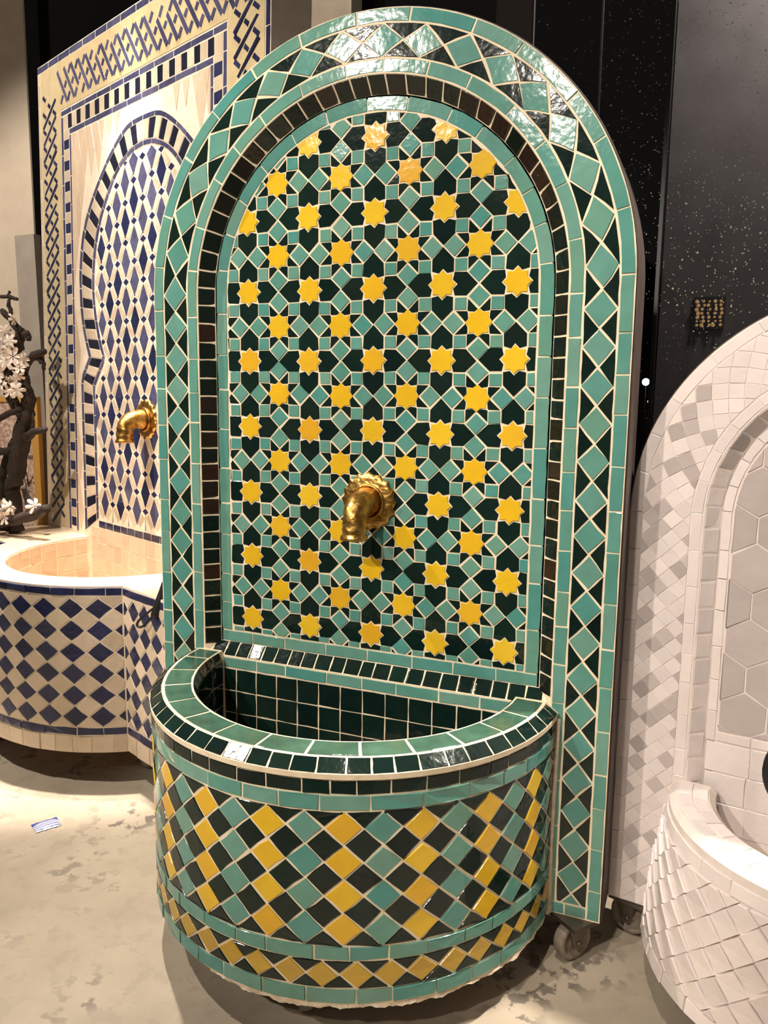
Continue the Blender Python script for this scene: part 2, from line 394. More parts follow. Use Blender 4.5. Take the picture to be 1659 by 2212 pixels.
def caster(parent, x, y, yaw, wheel_mat=M_WHEEL, r=.28, top=-7.02):
    """swivel caster: plate, fork with two cheeks, wheel with rim"""
    c, s = math.cos(yaw), math.sin(yaw); zc = -ZF+r
    P = lambda a, b, q: L(x+a*c-b*s, y+a*s+b*c, q)          # a along the axle
    cb = box('caster', -.28, .28, -.24, .24, top-.06, top, M_STEEL, parent, P)
    for sg in (-1, 1):
        V = []; prof = [(-.12, top-.06), (.2, top-.06), (.1, zc-.04), (0, zc-.1), (-.06, zc)]
        for a in (sg*.12, sg*.145):
            for b, z in prof: V.append(P(a, b, z))
        n = len(prof); F = [list(range(n)), [n+i for i in range(n)][::-1]]+[[i, n+i, n+(i+1) % n, (i+1) % n] for i in range(n)]
        mesh('fork_cheek', V, F, M_STEEL, cb)
    V = []; F = []; N = 40
    prof = [(0, -.085), (.07, -.095), (.08, -.05), (r*.68, -.045), (r*.74, -.085), (r*.95, -.085), (r, -.05), (r, .05), (r*.95, .085), (r*.74, .085), (r*.68, .045), (.08, .05), (.07, .095), (0, .095)]
    for k in range(N):
        a = 2*PI*k/N
        for rr, q in prof: V.append(P(q, rr*math.cos(a), zc+rr*math.sin(a)))
    m = len(prof)
    for k in range(N):
        k2 = (k+1) % N
        for i in range(m-1): F.append([k*m+i, k*m+i+1, k2*m+i+1, k2*m+i])
    mesh('wheel', V, F, wheel_mat, cb, True)
    tube('axle_bolt', [P(-.17, 0, zc), P(-.16, 0, zc), P(.17, 0, zc)], [.03*S, .04*S, .04*S], M_STEEL, cb, 8, True, lambda a, b, q: (a, b, q))
    return cb

# ------------------------------------------------------------------ GREEN FOUNTAIN
CX = -.04; Z0 = 1.42; D = .18
G = thing('tiled_wall_fountain', (0, 0, 0), 0, 'large green arched mosaic wall fountain with yellow stars and half round basin', 'fountain')
A = Arch(CX, Z0, 2.6)
panel = sweep('arch_panel', A, [(3.52, .75), (3.52, -D), (2.735, -D), (2.535, 0), (2.50, 0)], -7.0, M_GROUT, G)
arch_fill('star_panel', A, 2.54, 0, -3.95, M_GROUT, G)
star_panel = [o for o in G.children if o.name.startswith('star_panel')][0]
arch_fill('back_board', A, 3.52, .75, -7.0, M_WOOD, G, rev=True)
sweep('side_edge', A, [(3.545, .76), (3.545, -.13), (3.515, -.13)], -7.0, M_WOOD, G)
# wall below the sill, the sill, underside
mesh('lower_wall', [L(CX-2.75, 0, -3.88), L(CX+2.75, 0, -3.88), L(CX+2.75, -D, -4.06), L(CX-2.75, -D, -4.06), L(CX-2.75, -D, -7.0), L(CX+2.75, -D, -7.0)], [[0, 3, 2, 1], [3, 4, 5, 2]], M_GROUT, G)
lower = [o for o in G.children if o.name.startswith('lower_wall')][0]
box('bottom_plate', CX-3.5, CX+3.5, -D+.01, .74, -7.04, -6.99, M_WOOD, G)
FLAT0 = lambda x, z, c: (x, -c, z)
FLATF = lambda x, z, c: (x, -D-c, z)
def on_band(y):
    return lambda a, r, c: (A.pt(a, r)[0], y-c, A.pt(a, r)[1])
def reveal(a, w_, c):
    x, z = A.pt(a, 2.54+.19*w_-c*.69); return (x, -D*w_-c*.72, z)
# star mosaic
kz = .984
cl = []
for i in range(41):
    f = PI*i/40; cl.append((math.cos(f), math.sin(f), CX*math.cos(f)+Z0*math.sin(f)+2.325))
cl = [(c[0], c[1], c[2]) for c in cl]+[(0, -1, 3.69)]
R8 = .195; ri = R8*.765; sq0, sq1 = .16, .34
def star(cx, cy):
    return [(cx+(R8 if k % 2 == 0 else ri)*math.cos(PI*k/8), cy+(R8 if k % 2 == 0 else ri)*math.sin(PI*k/8)) for k in range(16)]
def rot(p, k): 
    c, s = [(1, 0), (0, 1), (-1, 0), (0, -1)][k]; return [(x*c-y*s, x*s+y*c) for x, y in p]
arm = [(.163, .163), (.16, .34), (0, .5), (-.16, .34), (-.163, .163), (ri*math.cos(PI*5/8), ri*math.sin(PI*5/8)), (0, R8), (ri*math.cos(PI*3/8), ri*math.sin(PI*3/8))]
tri = [(.34, .165), (.5, .32), (.5-ri*math.cos(PI*3/8), .5-ri*math.sin(PI*3/8)), (.355, .355), (.34, .34)]
tri2 = [(y, x) for x, y in tri][::-1]
def put(nm, poly, X, Zv, mat, **k):
    pp = clip([(X+x, (Zv+y)*kz) for x, y in poly], cl)
    if pp and nm == 'star_tile' and area(pp) < .4*abs(area(poly)): nm, mat, k = 'dart_tile', M_DARK, dict(ml=1, g=.012)
    if pp: T.add(nm, pp, FLAT0, mat, star_panel, **k)
for i in range(-3, 4):
    for j in range(-6, 6):
        X = float(i); Zv = j+.5
        e = lambda: random.uniform(-.012, .012)
        X += e(); Zv += e()
        # main star, four arms, half star (+.5,+.5) with its diamonds and darts
        put('star_tile', star(0, 0), X, Zv, M_YEL, g=.004, ml=1, jit=.004)
        for k in range(4): put('arrow_tile', rot(arm, k), X, Zv, M_DARK, ml=1, jit=.005)
        put('star_tile', star(.5, .5), X, Zv, M_YEL, g=.004, ml=1, jit=.004)
        for k, (sx, sz) in enumerate(((0, 0), (.5, 0), (0, .5), (.5, .5))):
            put('square_tile', [(x+sx, z+sz) for x, z in ((sq0, sq0), (sq1, sq0), (sq1, sq1), (sq0, sq1))], X, Zv, M_TEAL, ml=1, g=.009)
        dm = [(.5, .0), (.655, .155), (.5, .31), (.345, .155)]
        for k in range(4):
            put('diamond_tile', [(x+.5, y+.5) for x, y in rot([(x-.5, y-.5) for x, y in dm], k)], X, Zv, M_TEAL, ml=1)
        for k in range(4):
            for t_ in (tri, tri2):
                put('dart_tile', [(x+.5, y+.5) for x, y in rot([(x-.5, y-.5) for x, y in t_], k)], X, Zv, M_DARK, ml=1, g=.008, jit=.004, bev=.005)
# inner teal border, reveal, frame bands
legi = A.leg(-3.88); legf = A.leg(-6.99)
band('inner_border_tile', A, 2.335, 2.525, -A.leg(-3.70), A.leg(-3.70), .56, on_band(0), M_TEAL, star_panel)
ls = lengths(CX-2.52, CX+2.52, .62, .15)
for p, q in zip(ls, ls[1:]): T.add('inner_border_tile', [(p, -3.88), (q, -3.88), (q, -3.70), (p, -3.70)], FLAT0, M_TEAL, star_panel)
band('reveal_tile', A, 0.02, .98, -A.leg(-3.93), A.leg(-3.93), .262, reveal, M_BRWN, panel, var=.1, g=.012, bev=.02, ml=.5, jit=.004)
legb = A.leg(-6.82)
band('inner_frame_tile', A, 2.745, 2.915, -legb, legb, .56, on_band(-D), M_TEAL, panel)
diamonds('frame_diamond_tile', 'frame_triangle_tile', 2.925, 3.335, -legb, legb, .47, .18, on_band(-D), M_TEAL, M_DARK, panel, g=.013)
band('outer_frame_tile', A, 3.345, 3.515, -legf, legf, .58, on_band(-D), M_TEAL, panel)
for s_ in (-1, 1):
    ls = lengths(2.74, 3.34, .3, .1)
    for p, q in zip(ls, ls[1:]): T.add('outer_frame_tile', [(CX+s_*p, -6.99), (CX+s_*q, -6.99), (CX+s_*q, -6.83), (CX+s_*p, -6.83)], FLATF, M_TEAL, panel)
# sill
def sillmap(x, w_, c): return (x, -D*(1-w_)-c*.71, -4.06+.18*w_+c*.71)
ls = lengths(CX-2.62, CX+2.62, .235, .1)
for p, q in zip(ls, ls[1:]): T.add('sill_tile', [(p, .02), (q, .02), (q, .98), (p, .98)], sillmap, M_DARK, lower, g=.012, bev=.02, ml=.5)
ls = lengths(CX-2.4, CX+2.4, .6, .18)
for p, q in zip(ls, ls[1:]): T.add('ledge_tile', [(p, -4.25), (q, -4.25), (q, -4.075), (p, -4.075)], FLATF, M_TEAL, lower)
for i in range(-7, 7):
    for j in range(5):
        x0 = CX+i*.36; z1 = -4.26-j*.36
        if x0 < CX-2.6: continue
        T.add('inside_back_tile', [(x0, z1-.36), (x0+.36, z1-.36), (x0+.36, z1), (x0, z1)], FLATF, M_DARK, lower, tilt=.02)
# basin
BX, BY = -.12, -D
prof = [(2.80, -7.0), (2.89, -6.98), (2.895, -4.20), (2.92, -4.19), (2.925, -4.125), (2.76, -4.0), (2.34, -4.0), (2.29, -4.12), (2.28, -6.4), (0, -6.4)]
basin = revolve('basin', BX, BY, prof, M_GROUT, G, -90.5, 90.5, 84)
revolve('underside', BX, BY, [(0, -6.97), (2.82, -6.97)], M_DIM, G, -90, 90, 48)
revolve('plaster_edge', BX, BY, [(2.70, -6.96), (2.78, -7.02), (2.86, -7.045), (2.90, -7.02), (2.885, -6.96)], M_PLAST, G, -14, 88, 220, ragged=(1, 2, 3))
def cyl(r): return lambda a, z, c: (BX+(r+c)*math.sin(a/r), BY-(r+c)*math.cos(a/r), z)
RB = 2.887
q90 = RB*math.radians(89)
def row(nm, z0, z1, step, mat, r=RB, a=None, **k):
    a = a or r*math.radians(89)
    ls = lengths(-a, a, step, .2)
    for p, q in zip(ls, ls[1:]): T.add(nm, [(p, z0), (q, z0), (q, z1), (p, z1)], cyl(r), mat, basin, ml=.2, t=.021, **k)
row('collar_tile', -4.375, -4.205, .36, M_DARK)
row('basin_border_tile', -4.57, -4.38, .5, M_TEAL)
row('basin_border_tile', -6.415, -6.235, .5, M_TEAL)
row('basin_border_tile', -6.965, -6.775, .52, M_TEAL)
st = math.radians(4.45)*RB; th0 = math.radians(3.6)*RB; zt, zb2 = -4.575, -6.23; hd = (zt-zb2)/4
pl = rect_planes(-q90, q90, zb2, zt)
for k in range(-22, 21):
    a = th0+k*st
    if abs(a) > q90+st: continue
    even = k % 2 == 0
    for i in range(5):
        zc = zt-hd*(i+.5) if even else zt-hd*i
        if even and i == 4: continue
        j = lambda: random.uniform(-.008, .008)
        pp = clip([(a-st+j(), zc+j()), (a+j(), zc-hd/2+j()), (a+st+j(), zc+j()), (a+j(), zc+hd/2+j())], pl)
        mt = M_YEL if k % 4 == 0 else (M_TEAL if even else M_DARK)
        nm = 'basin_diamond_tile' if even else 'basin_dark_diamond_tile'
        if pp: T.add(nm, pp, cyl(RB), mt, basin, g=.013, jit=.007, t=.018)
diamonds('base_diamond_tile', 'base_triangle_tile', -6.77, -6.42, -q90, q90, math.radians(7.8)*RB, .05, cyl(RB), M_OCH, M_DARK, basin, g=.012, ml=.2, t=.018)
# rim: top ring, outer chamfer, inner chamfer
def ring(a, w_, c): f = a/2.76; r = 2.76-w_; return (BX+r*math.sin(f), BY-r*math.cos(f), -4.0+c)
ls = [math.radians(v)*2.76 for v in (-89, -80.5, -68, -54.6, -41, -28.2, -14.8, -1.5, 11.8, 25, 38.2, 51.5, 64.5, 77, 89)]
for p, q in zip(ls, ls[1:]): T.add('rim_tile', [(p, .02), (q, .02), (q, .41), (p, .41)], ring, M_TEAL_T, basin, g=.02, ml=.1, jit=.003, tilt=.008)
def chamf(a, w_, c):
    f = a/2.9; r = 2.925-.165*w_+c*.6; return (BX+r*math.sin(f), BY-r*math.cos(f), -4.125+.125*w_+c*.8)
ls = lengths(-math.radians(89)*2.9, math.radians(89)*2.9, .3, .15)
for p, q in zip(ls, ls[1:]): T.add('rim_edge_tile', [(p, .04), (q, .04), (q, .97), (p, .97)], chamf, M_DARK, basin, g=.012, bev=.01, ml=.3)
def ichamf(a, w_, c):
    f = -a/2.3; r = 2.285+.055*w_-c*.9; return (BX+r*math.sin(f), BY-r*math.cos(f), -4.13+.13*w_+c*.4)
ls = lengths(-math.radians(88)*2.3, math.radians(88)*2.3, .27, .15)
for p, q in zip(ls, ls[1:]): T.add('rim_inner_tile', [(p, .0), (q, .0), (q, .95), (p, .95)], ichamf, M_BRWN, basin, g=.01, bev=.02, ml=.3)
def inner(a, z, c): f = -a/2.28; r = 2.28-c; return (BX+r*math.sin(f), BY-r*math.cos(f), z)
for j in range(5):
    ls = lengths(-math.radians(88)*2.28, math.radians(88)*2.28, .37, .05)
    for p, q in zip(ls, ls[1:]): T.add('inside_tile', [(p, -4.14-.36*(j+1)), (q, -4.14-.36*(j+1)), (q, -4.14-.36*j), (p, -4.14-.36*j)], inner, M_DARK, basin)
# grout fillet where basin meets panel
for s_ in (-1, 1): tube('grout_fillet', [(BX+s_*2.91, -D-.01, -7.0), (BX+s_*2.90, -D-.02, -6), (BX+s_*2.91, -D-.015, -5), (BX+s_*2.92, -D-.01, -4.2)], [.05, .04, .045, .04], M_PLAST, G, 8)
faucet(G, -.03, 0, -1.49)
caster(G, 3.12, -.1, 2.5, top=-7.0)
caster(G, .15, -2.35, 0.6, top=-7.0)
caster(G, -2.9, .2, 1.0, top=-7.0)

# ------------------------------------------------------------------ BLUE FOUNTAIN
BYAW = math.radians(-22.45); LEAN = math.radians(1.48)
B = thing('tiled_wall_fountain', (-7.7533*S, 4.27364*S, 0), BYAW, 'tall blue and cream mosaic wall fountain with horseshoe arch, partly hidden behind the green one', 'fountain')
cl_, sl_ = math.cos(LEAN), math.sin(LEAN)
def bp(u, w_, c=0):         # panel coordinates -> local (leaning back above the deck)
    h_ = w_+3.65; return (u, h_*sl_-c*cl_, w_-(1-cl_)*h_+c*sl_)
bm = lambda u, w_, c: bp(u, w_, c)
HU = 4.91; TOPW = 8.11
V = [L(*bp(u, w_, c)) for c in (0, -.9) for u, w_ in ((-HU, -7), (HU, -7), (HU, TOPW), (-HU, TOPW))]
bpan = mesh('panel', V, [[0, 1, 2, 3], [7, 6, 5, 4], [0, 4, 5, 1], [1, 5, 6, 2], [2, 6, 7, 3], [3, 7, 4, 0]], M_BGROUT, B)
T.flat[bpan.name] = .42
def brow(nm, horizontal, c0, c1, a0, a1, step, mat, var=.2, **k):
    ls = lengths(a0, a1, step, var)
    for i, (p, q) in enumerate(zip(ls, ls[1:])):
        m = mat[i % len(mat)] if isinstance(mat, list) else mat
        poly = [(p, c0), (q, c0), (q, c1), (p, c1)] if horizontal else [(c0, p), (c1, p), (c1, q), (c0, q)]
        T.add(nm, poly, bm, m, bpan, ml=.4, **k)
LW = -3.6
brow('edge_tile', True, 7.94, 8.1, -HU, HU, .62, M_NAVY2)
for s_ in (-1, 1): brow('edge_tile', False, *(sorted((s_*4.76, s_*4.9))), LW, 7.94, .55, M_CREAM if s_ < 0 else M_NAVY)
# cream ground of the braid frame
for s_ in (-1, 1):
    c0, c1 = sorted((s_*3.6, s_*4.74)); mesh('braid_ground', [L(*bp(u, w_, .006)) for u, w_ in ((c0, LW), (c1, LW), (c1, 7.93), (c0, 7.93))], [[0, 1, 2, 3]], M_OLD, bpan)
mesh('braid_ground', [L(*bp(u, w_, .008)) for u, w_ in ((-3.6, 6.8), (3.6, 6.8), (3.6, 7.93), (-3.6, 7.93))], [[0, 1, 2, 3]], M_OLD, bpan)
def strip(nm, p, q, w_, mat, g=.008, end=None):
    """parallelogram strip between two points with ends cut along 'end' direction"""
    dx, dy = q[0]-p[0], q[1]-p[1]; l = math.hypot(dx, dy); nx, ny = -dy/l*w_/2, dx/l*w_/2
    T.add(nm, [(p[0]-nx, p[1]-ny), (q[0]-nx, q[1]-ny), (q[0]+nx, q[1]+ny), (p[0]+nx, p[1]+ny)], bm, mat, bpan, g=g, ml=2, jit=.004, bev=.004, t=.034)
def braid(u0, w0, u1, w1, half, pitch, mat, mid, bw=.105, fl_=-1):
    """interlaced band: two outer zigzags and short crossing strips, from (u0,w0) to (u1,w1)"""
    n = int(math.hypot(u1-u0, w1-w0)/pitch); ax = ((u1-u0)/n, (w1-w0)/n); ln = math.hypot(*ax); px = (-ax[1]/ln, ax[0]/ln)
    P = lambda t, s: (u0+ax[0]*t+px[0]*s*half, w0+ax[1]*t+px[1]*s*half)
    for i in range(n-2):            # three ribbons woven over and under
        for t0, s0, t1, s1, nm in ((.03, -.96, 1.47, .96, 'braid_strip_tile'), (.53, .96, .87, .5, 'braid_end_tile'), (1.12, .17, 1.38, -.17, 'braid_cross_tile'), (1.63, -.5, 1.97, -.96, 'braid_end_tile')):
            strip(nm, P(i+t0, fl_*s0), P(i+t1, fl_*s1), bw, mid if nm == 'braid_cross_tile' else mat)
braid(-4.23, -3.55, -4.23, 7.75, .40, .40, M_NAVY, M_NAVY)
braid(-3.75, 7.33, 4.8, 7.33, .42, .385, M_NAVY2, M_NAVY2, .12)
braid(4.2, 3.0, 4.2, 7.75, .40, .40, M_NAVY, M_NAVY)
# square frame: blue line, checks, blue line
for s_ in (-1, 1):
    brow('line_tile', False, *(sorted((s_*3.58, s_*3.45))), LW, 6.62, .72, M_NAVY2)
    brow('line_tile', False, *(sorted((s_*3.03, s_*3.13))), LW, 6.14, .72, M_NAVY2)
    brow('check_tile', False, *(sorted((s_*3.44, s_*3.14))), LW+.1, 6.3, .245, [M_NAVY, M_CREAM], .05, g=.01)
brow('line_tile', True, 6.64, 6.77, -3.58, 3.58, .72, M_NAVY2); brow('line_tile', True, 6.15, 6.28, -3.13, 3.13, .72, M_NAVY2)
brow('check_tile', True, 6.29, 6.63, -3.44, 3.44, .236, [M_CREAM, M_BLK], .05, g=.01)
# horseshoe arch outline (left half, measured from its axis AU)
AU = .45
outl = [(0, 5.82), (-.72, 5.76), (-1.45, 5.36), (-2.13, 4.80), (-2.63, 4.27), (-2.99, 3.66), (-3.16, 2.9), (-3.17, 2.4), (-3.12, 1.85), (-2.97, 1.31), (-2.74, .82), (-3.17, .30), (-3.17, -.5), (-3.14, -1.6), (-3.1, -3.55)]
inl = [(0, 5.20), (-.5, 5.14), (-1.12, 4.86), (-1.66, 4.33), (-2.04, 3.79), (-2.28, 3.17), (-2.37, 2.6), (-2.36, 2.2), (-2.29, 1.8), (-2.1, 1.22), (-1.86, .74), (-2.44, .08), (-2.40, -.5), (-2.38, -1.7), (-2.34, -3.15)]
def resample(o_, i_):
    """paired dense polylines outer/inner, smooth on the arch, straight below the cusp"""
    O = [Vector((x, y, 0)) for x, y in o_]; I = [Vector((x, y, 0)) for x, y in i_]
    return spline(O[:11], 6)+O[11:], spline(I[:11], 6)+I[11:]
Od, Id = resample(outl, inl)
def arc_len(P):
    s = [0]
    for a, b in zip(P, P[1:]): s.append(s[-1]+(b-a).length)
    return s
sO = arc_len([(a+b)/2 for a, b in zip(Od, Id)])
def horseshoe(side):
    def mp(a, w_, c):
        a = max(0, min(sO[-1]-1e-6, a))
        k = 0
        while k < len(sO)-2 and sO[k+1] < a: k += 1
        t = (a-sO[k])/max(1e-9, sO[k+1]-sO[k])
        p = Od[k].lerp(Od[k+1], t).lerp(Id[k].lerp(Id[k+1], t), 1-w_)
        return bp(AU+side*(-p.x), p.y, c+.004) if side > 0 else bp(AU+p.x, p.y, c+.004)
    return mp
for side in (-1, 1):
    mpf = horseshoe(side)
    for (w0, w1, stp, mats, nm) in ((.84, 1.0, .42, [M_NAVY2], 'arch_line_tile'), (.18, .82, .25, [M_CREAM, M_BLK], 'arch_check_tile'), (.0, .16, .42, [M_NAVY2], 'arch_line_tile')):
        ls = lengths(0, sO[-1]-.02, stp, .06)
        for i, (p, q) in enumerate(zip(ls, ls[1:])):
            if side > 0: poly = [(p, w0), (q, w0), (q, w1), (p, w1)]
            else: poly = [(p, w0), (p, w1), (q, w1), (q, w0)]
            # widths are in fractions of the band (about .7 units), so scale the inset evenly
            m = mats[i % len(mats)]
            vs = densify(poly, .2)
            def mps(a, w_, c, f=mpf): return f(a, w_/1.4, c)
            poly2 = [(a, w_*1.4) for a, w_ in vs]
            if side < 0:
                def mps(a, w_, c, f=mpf): return f(-a, w_/1.4, c)
                poly2 = [(-a, w_) for a, w_ in poly2]
            T.add(nm, poly2, mps, m, bpan, g=.012, ml=1, bev=.012, jit=.004)
# field inside the arch: lattice of lozenges, clipped to the inner outline
innerpoly = [(AU+p.x, p.y) for p in Id]+[(AU-p.x, p.y) for p in reversed(Id)]
def inside(x, y, poly):
    r = False; n = len(poly)
    for i in range(n):
        (x1, y1), (x2, y2) = poly[i], poly[i-1]
        if (y1 > y) != (y2 > y) and x < (x2-x1)*(y-y1)/(y2-y1)+x1: r = not r
    return r
du, dw = .785, .856
def lat(nm, poly, mat, **k):
    if all(inside(x, y, innerpoly) for x, y in poly) and min(y for x, y in poly) > -3.12:
        T.add(nm, poly, bm, mat, bpan, ml=2, **k)
    elif inside(sum(x for x, y in poly)/len(poly), sum(y for x, y in poly)/len(poly), innerpoly):
        cx_ = sum(x for x, y in poly)/len(poly); cy_ = sum(y for x, y in poly)/len(poly); q = []
        for x, y in poly:
            t = 1.0
            while t > .1 and not (inside(cx_+(x-cx_)*t, cy_+(y-cy_)*t, innerpoly) and cy_+(y-cy_)*t > -3.12): t -= .06
            q.append((cx_+(x-cx_)*t, cy_+(y-cy_)*t))
        T.add(nm, q, bm, mat, bpan, ml=2, **k)
for i in range(-4, 7):
    for j in range(-7, 5):
        for o2 in (0, .5):
            x = -1.55+(i+o2)*du; y = 2.0+(j+o2)*dw
            lat('small_lozenge_tile', [(x-.14, y), (x, y-.085), (x+.14, y), (x, y+.085)], M_NAVY, g=.006, jit=.004, bev=.007)
            lat('lozenge_tile', [(x+du/2-.205, y), (x+du/2, y-.35), (x+du/2+.205, y), (x+du/2, y+.35)], M_NAVY2 if (i+j) % 3 else M_NAVY, g=.004, jit=.006)
            # cream strips from this knot up-right and up-left
            for sx in (1, -1):
                ax_, ay_ = sx*du/2, dw/2; l_ = math.hypot(ax_, ay_); nx_, ny_ = -ay_/l_*.078, ax_/l_*.078
                p0 = (x+ax_*.2, y+ay_*.2); p1 = (x+ax_*.8, y+ay_*.8)
                lat('lattice_strip_tile', [(p0[0]-nx_, p0[1]-ny_), (p1[0]-nx_, p1[1]-ny_), (p1[0]+nx_, p1[1]+ny_), (p0[0]+nx_, p0[1]+ny_)], M_CREAM, g=.003, jit=.003)
# pale lozenge ground between square frame and arch
outerpoly = [(AU+p.x, p.y) for p in Od]+[(AU-p.x, p.y) for p in reversed(Od)]
for i in range(-9, 10):
    for j in range(-7, 16):
        x = i*.36+(.18 if j % 2 else 0); y = -3+j*.66
        lz = [(x-.175, y), (x, y-.64), (x+.175, y), (x, y+.64)]
        lz = clip(lz, rect_planes(-3.02, 3.02, -3.5, 6.13))
        if lz and not any(inside(a, b, outerpoly) for a, b in lz) : T.add('pale_lozenge_tile', lz, bm, M_SAND, bpan, ml=2, g=.006, t=.012)
# strip above the basin and tiles on the wall inside it
brow('strip_tile', True, -3.36, -3.18, -1.9, 2.8, .36, M_NAVY)
for j in range(4): brow('splash_tile', True, -3.36-.38*(j+1), -3.36-.38*j, -2.3, 2.7, .38, M_SAND, .08)
# basin: side wings and half round bowl
RBL = 3.45; WD = 1.85; aw = math.acos(WD/RBL); DECK = -3.66
outlp = [(-HU, 0), (-HU, -WD)]+[(RBL*math.sin(-aw+2*aw*i/48), -RBL*math.cos(-aw+2*aw*i/48)) for i in range(49)]+[(HU, -WD), (HU, 0)]
n_ = len(outlp); V = [L(x, y, -7.0) for x, y in outlp]+[L(x, y, DECK) for x, y in outlp]
F = [[i, i+1, n_+i+1, n_+i] for i in range(n_-1)]
bb = mesh('basin', V, F, M_BGROUT, B)
# deck with a round opening
RI = 2.52; OX = .05
ins = [(OX-RI, -.0)]+[(OX+RI*math.sin(-PI/2+PI*i/48), -RI*math.cos(-PI/2+PI*i/48)*1.12-.0) for i in range(49)]+[(OX+RI, 0)]
# pair outer and inner outlines at equal parameter
def resamp(P, n):
    s = [0]
    for a, b in zip(P, P[1:]): s.append(s[-1]+math.hypot(b[0]-a[0], b[1]-a[1]))
    out = []
    for i in range(n+1):
        t = s[-1]*i/n; k = 0
        while k < len(s)-2 and s[k+1] < t: k += 1
        f = (t-s[k])/max(1e-9, s[k+1]-s[k]); out.append((P[k][0]+(P[k+1][0]-P[k][0])*f, P[k][1]+(P[k+1][1]-P[k][1])*f))
    return out
def deck_mesh():
    # polygon with hole open at the back: go round the outside, back along the opening
    loop = outlp+ins[::-1]
    V = [L(x, y, DECK) for x, y in loop]; return V, [list(range(len(V)))[::-1]]
V, F = deck_mesh(); F = [F[0][::-1]]
dk = mesh('deck', V, F, M_SAND, B)
# raised lip band of the deck (front face) and inside wall
V = []; F = []
for i, (x, y) in enumerate(ins): V += [L(x, y, DECK), L(x, y, -6.2)]
for i in range(len(ins)-1): F.append([2*i, 2*i+1, 2*i+3, 2*i+2])
iw = mesh('bowl_inside', V, F, M_BGROUT, B)
mesh('bowl_floor', [L(x, y, -6.2) for x, y in ins], [list(range(len(ins)))], M_SAND, B)
def inwall(a, z, c):
    f = -a/RI; return (OX+(RI-c)*math.sin(f), -(RI-c)*math.cos(f)*1.12, z)
for j in range(4):
    ls = lengths(-PI/2*RI*.99, PI/2*RI*.99, .42, .1)
    for p, q in zip(ls, ls[1:]): T.add('bowl_tile', [(p, DECK-.02-.4*(j+1)), (q, DECK-.02-.4*(j+1)), (q, DECK-.02-.4*j), (p, DECK-.02-.4*j)], inwall, M_SAND, iw, g=.016)
bcyl = lambda a, z, c: ((RBL-.007+c)*math.sin(a/RBL), -(RBL-.007+c)*math.cos(a/RBL), z)
am = aw*RBL
def wing(s_): return (lambda x, z, c: (x, -WD-c, z))
def facade(mp, a0, a1, step, ph):
    for z0, z1, mt, st_, nm in ((-3.845, -3.69, M_NAVY, .5, 'basin_line_tile'), (-6.645, -6.485, M_NAVY, .62, 'basin_line_tile'), (-7.0, -6.655, M_CREAM, .42, 'base_tile')):
        ls = lengths(a0, a1, st_, .2)
        for p, q in zip(ls, ls[1:]): T.add(nm, [(p, z0), (q, z0), (q, z1), (p, z1)], mp, mt, bb, ml=.25, jit=.008, t=.024)
    pl_ = rect_planes(a0, a1, -6.475, -3.855); h_ = step/2; dz = .432
    for i in range(int((a0-ph)/h_)-2, int((a1-ph)/h_)+3):
        for j in range(-1, 8):
            a = ph+i*h_; z = -4.1-dz*j+(dz/2 if i % 2 else 0)
            for nm, zz, mt in (('blue_diamond_tile', z, M_NAVY),):
                pp = clip([(a-h_, zz), (a, zz-dz/2), (a+h_, zz), (a, zz+dz/2)], pl_)
                if not pp: continue
                if i % 2 == 0 and 0 <= j <= 5: T.add('blue_diamond_tile', pp, mp, M_NAVY, bb, g=.014, jit=.008, t=.018)
                else: T.add('cream_diamond_tile', pp, mp, M_CREAM, bb, g=.012, jit=.008, t=.018)
facade(bcyl, -am+.01, am-.02, math.radians(8.9)*RBL, math.radians(41)*RBL)
facade(wing(1), 2.93, HU-.02, .42, 3.3)
facade(wing(-1), -HU+.02, -2.93, .42, -3.3)
faucet(B, AU+.08, (3.65-.62)*sl_, -.62, 1.05)
caster(B, 2.6, -1.2, .4); caster(B, -.9, -2.9, .8, M_RED); caster(B, -4.2, -1.0, 1.2); caster(B, 4.3, -.6, 1.2)

# ------------------------------------------------------------------ WHITE FOUNTAIN
WYAW = math.radians(-8)
Wf = thing('tiled_wall_fountain', (6.30281*S, .13761*S, 0), WYAW, 'white mosaic arched fountain with hexagon tiles at the right edge', 'fountain')
WA = Arch(0, -1.47, 2.3); WDp = .16
wp = sweep('arch_panel', WA, [(2.825, .7), (2.825, 0), (1.9, 0), (1.72, WDp), (1.6, WDp)], -7.0, M_WGROUT, Wf)
arch_fill('back_board', WA, 2.825, .7, -7.0, M_WOOD, Wf, rev=True)
sweep('side_edge', WA, [(2.845, .71), (2.845, .04), (2.82, .04)], -7.0, M_WOOD, Wf)
hp = arch_fill('hexagon_panel', WA, 1.73, WDp, -7.0, M_WGROUT, Wf)
hp = [o for o in Wf.children if o.name.startswith('hexagon_panel')][0]
box('bottom_plate', -2.8, 2.8, .01, .69, -7.03, -6.98, M_WOOD, Wf)
def wband(y): return lambda a, r, c: (WA.pt(a, r)[0], y-c, WA.pt(a, r)[1])
wl = WA.leg(-6.99)
band('outer_border_tile', WA, 2.67, 2.82, -wl, wl, .5, wband(0), M_WHITE, wp, t=.007, g=.004)
band('inner_border_tile', WA, 1.92, 2.05, -wl, wl, .45, wband(0), M_WHITE, wp, t=.007, g=.004)
band('field_border_tile', WA, 1.59, 1.715, -WA.leg(-4.45), WA.leg(-4.45), .45, wband(WDp), M_WHITE, wp, t=.012, g=.006)
def wrev(a, w_, c):
    x, z = WA.pt(a, 1.73+.17*w_-c*.67); return (x, WDp*(1-w_)-c*.74, z)
band('reveal_tile', WA, .03, .97, -wl, wl, .33, wrev, lambda p, q: M_GREY if abs(p) < 3.0 else M_WHITE, wp, var=.1, g=.01, bev=.02, ml=.5)
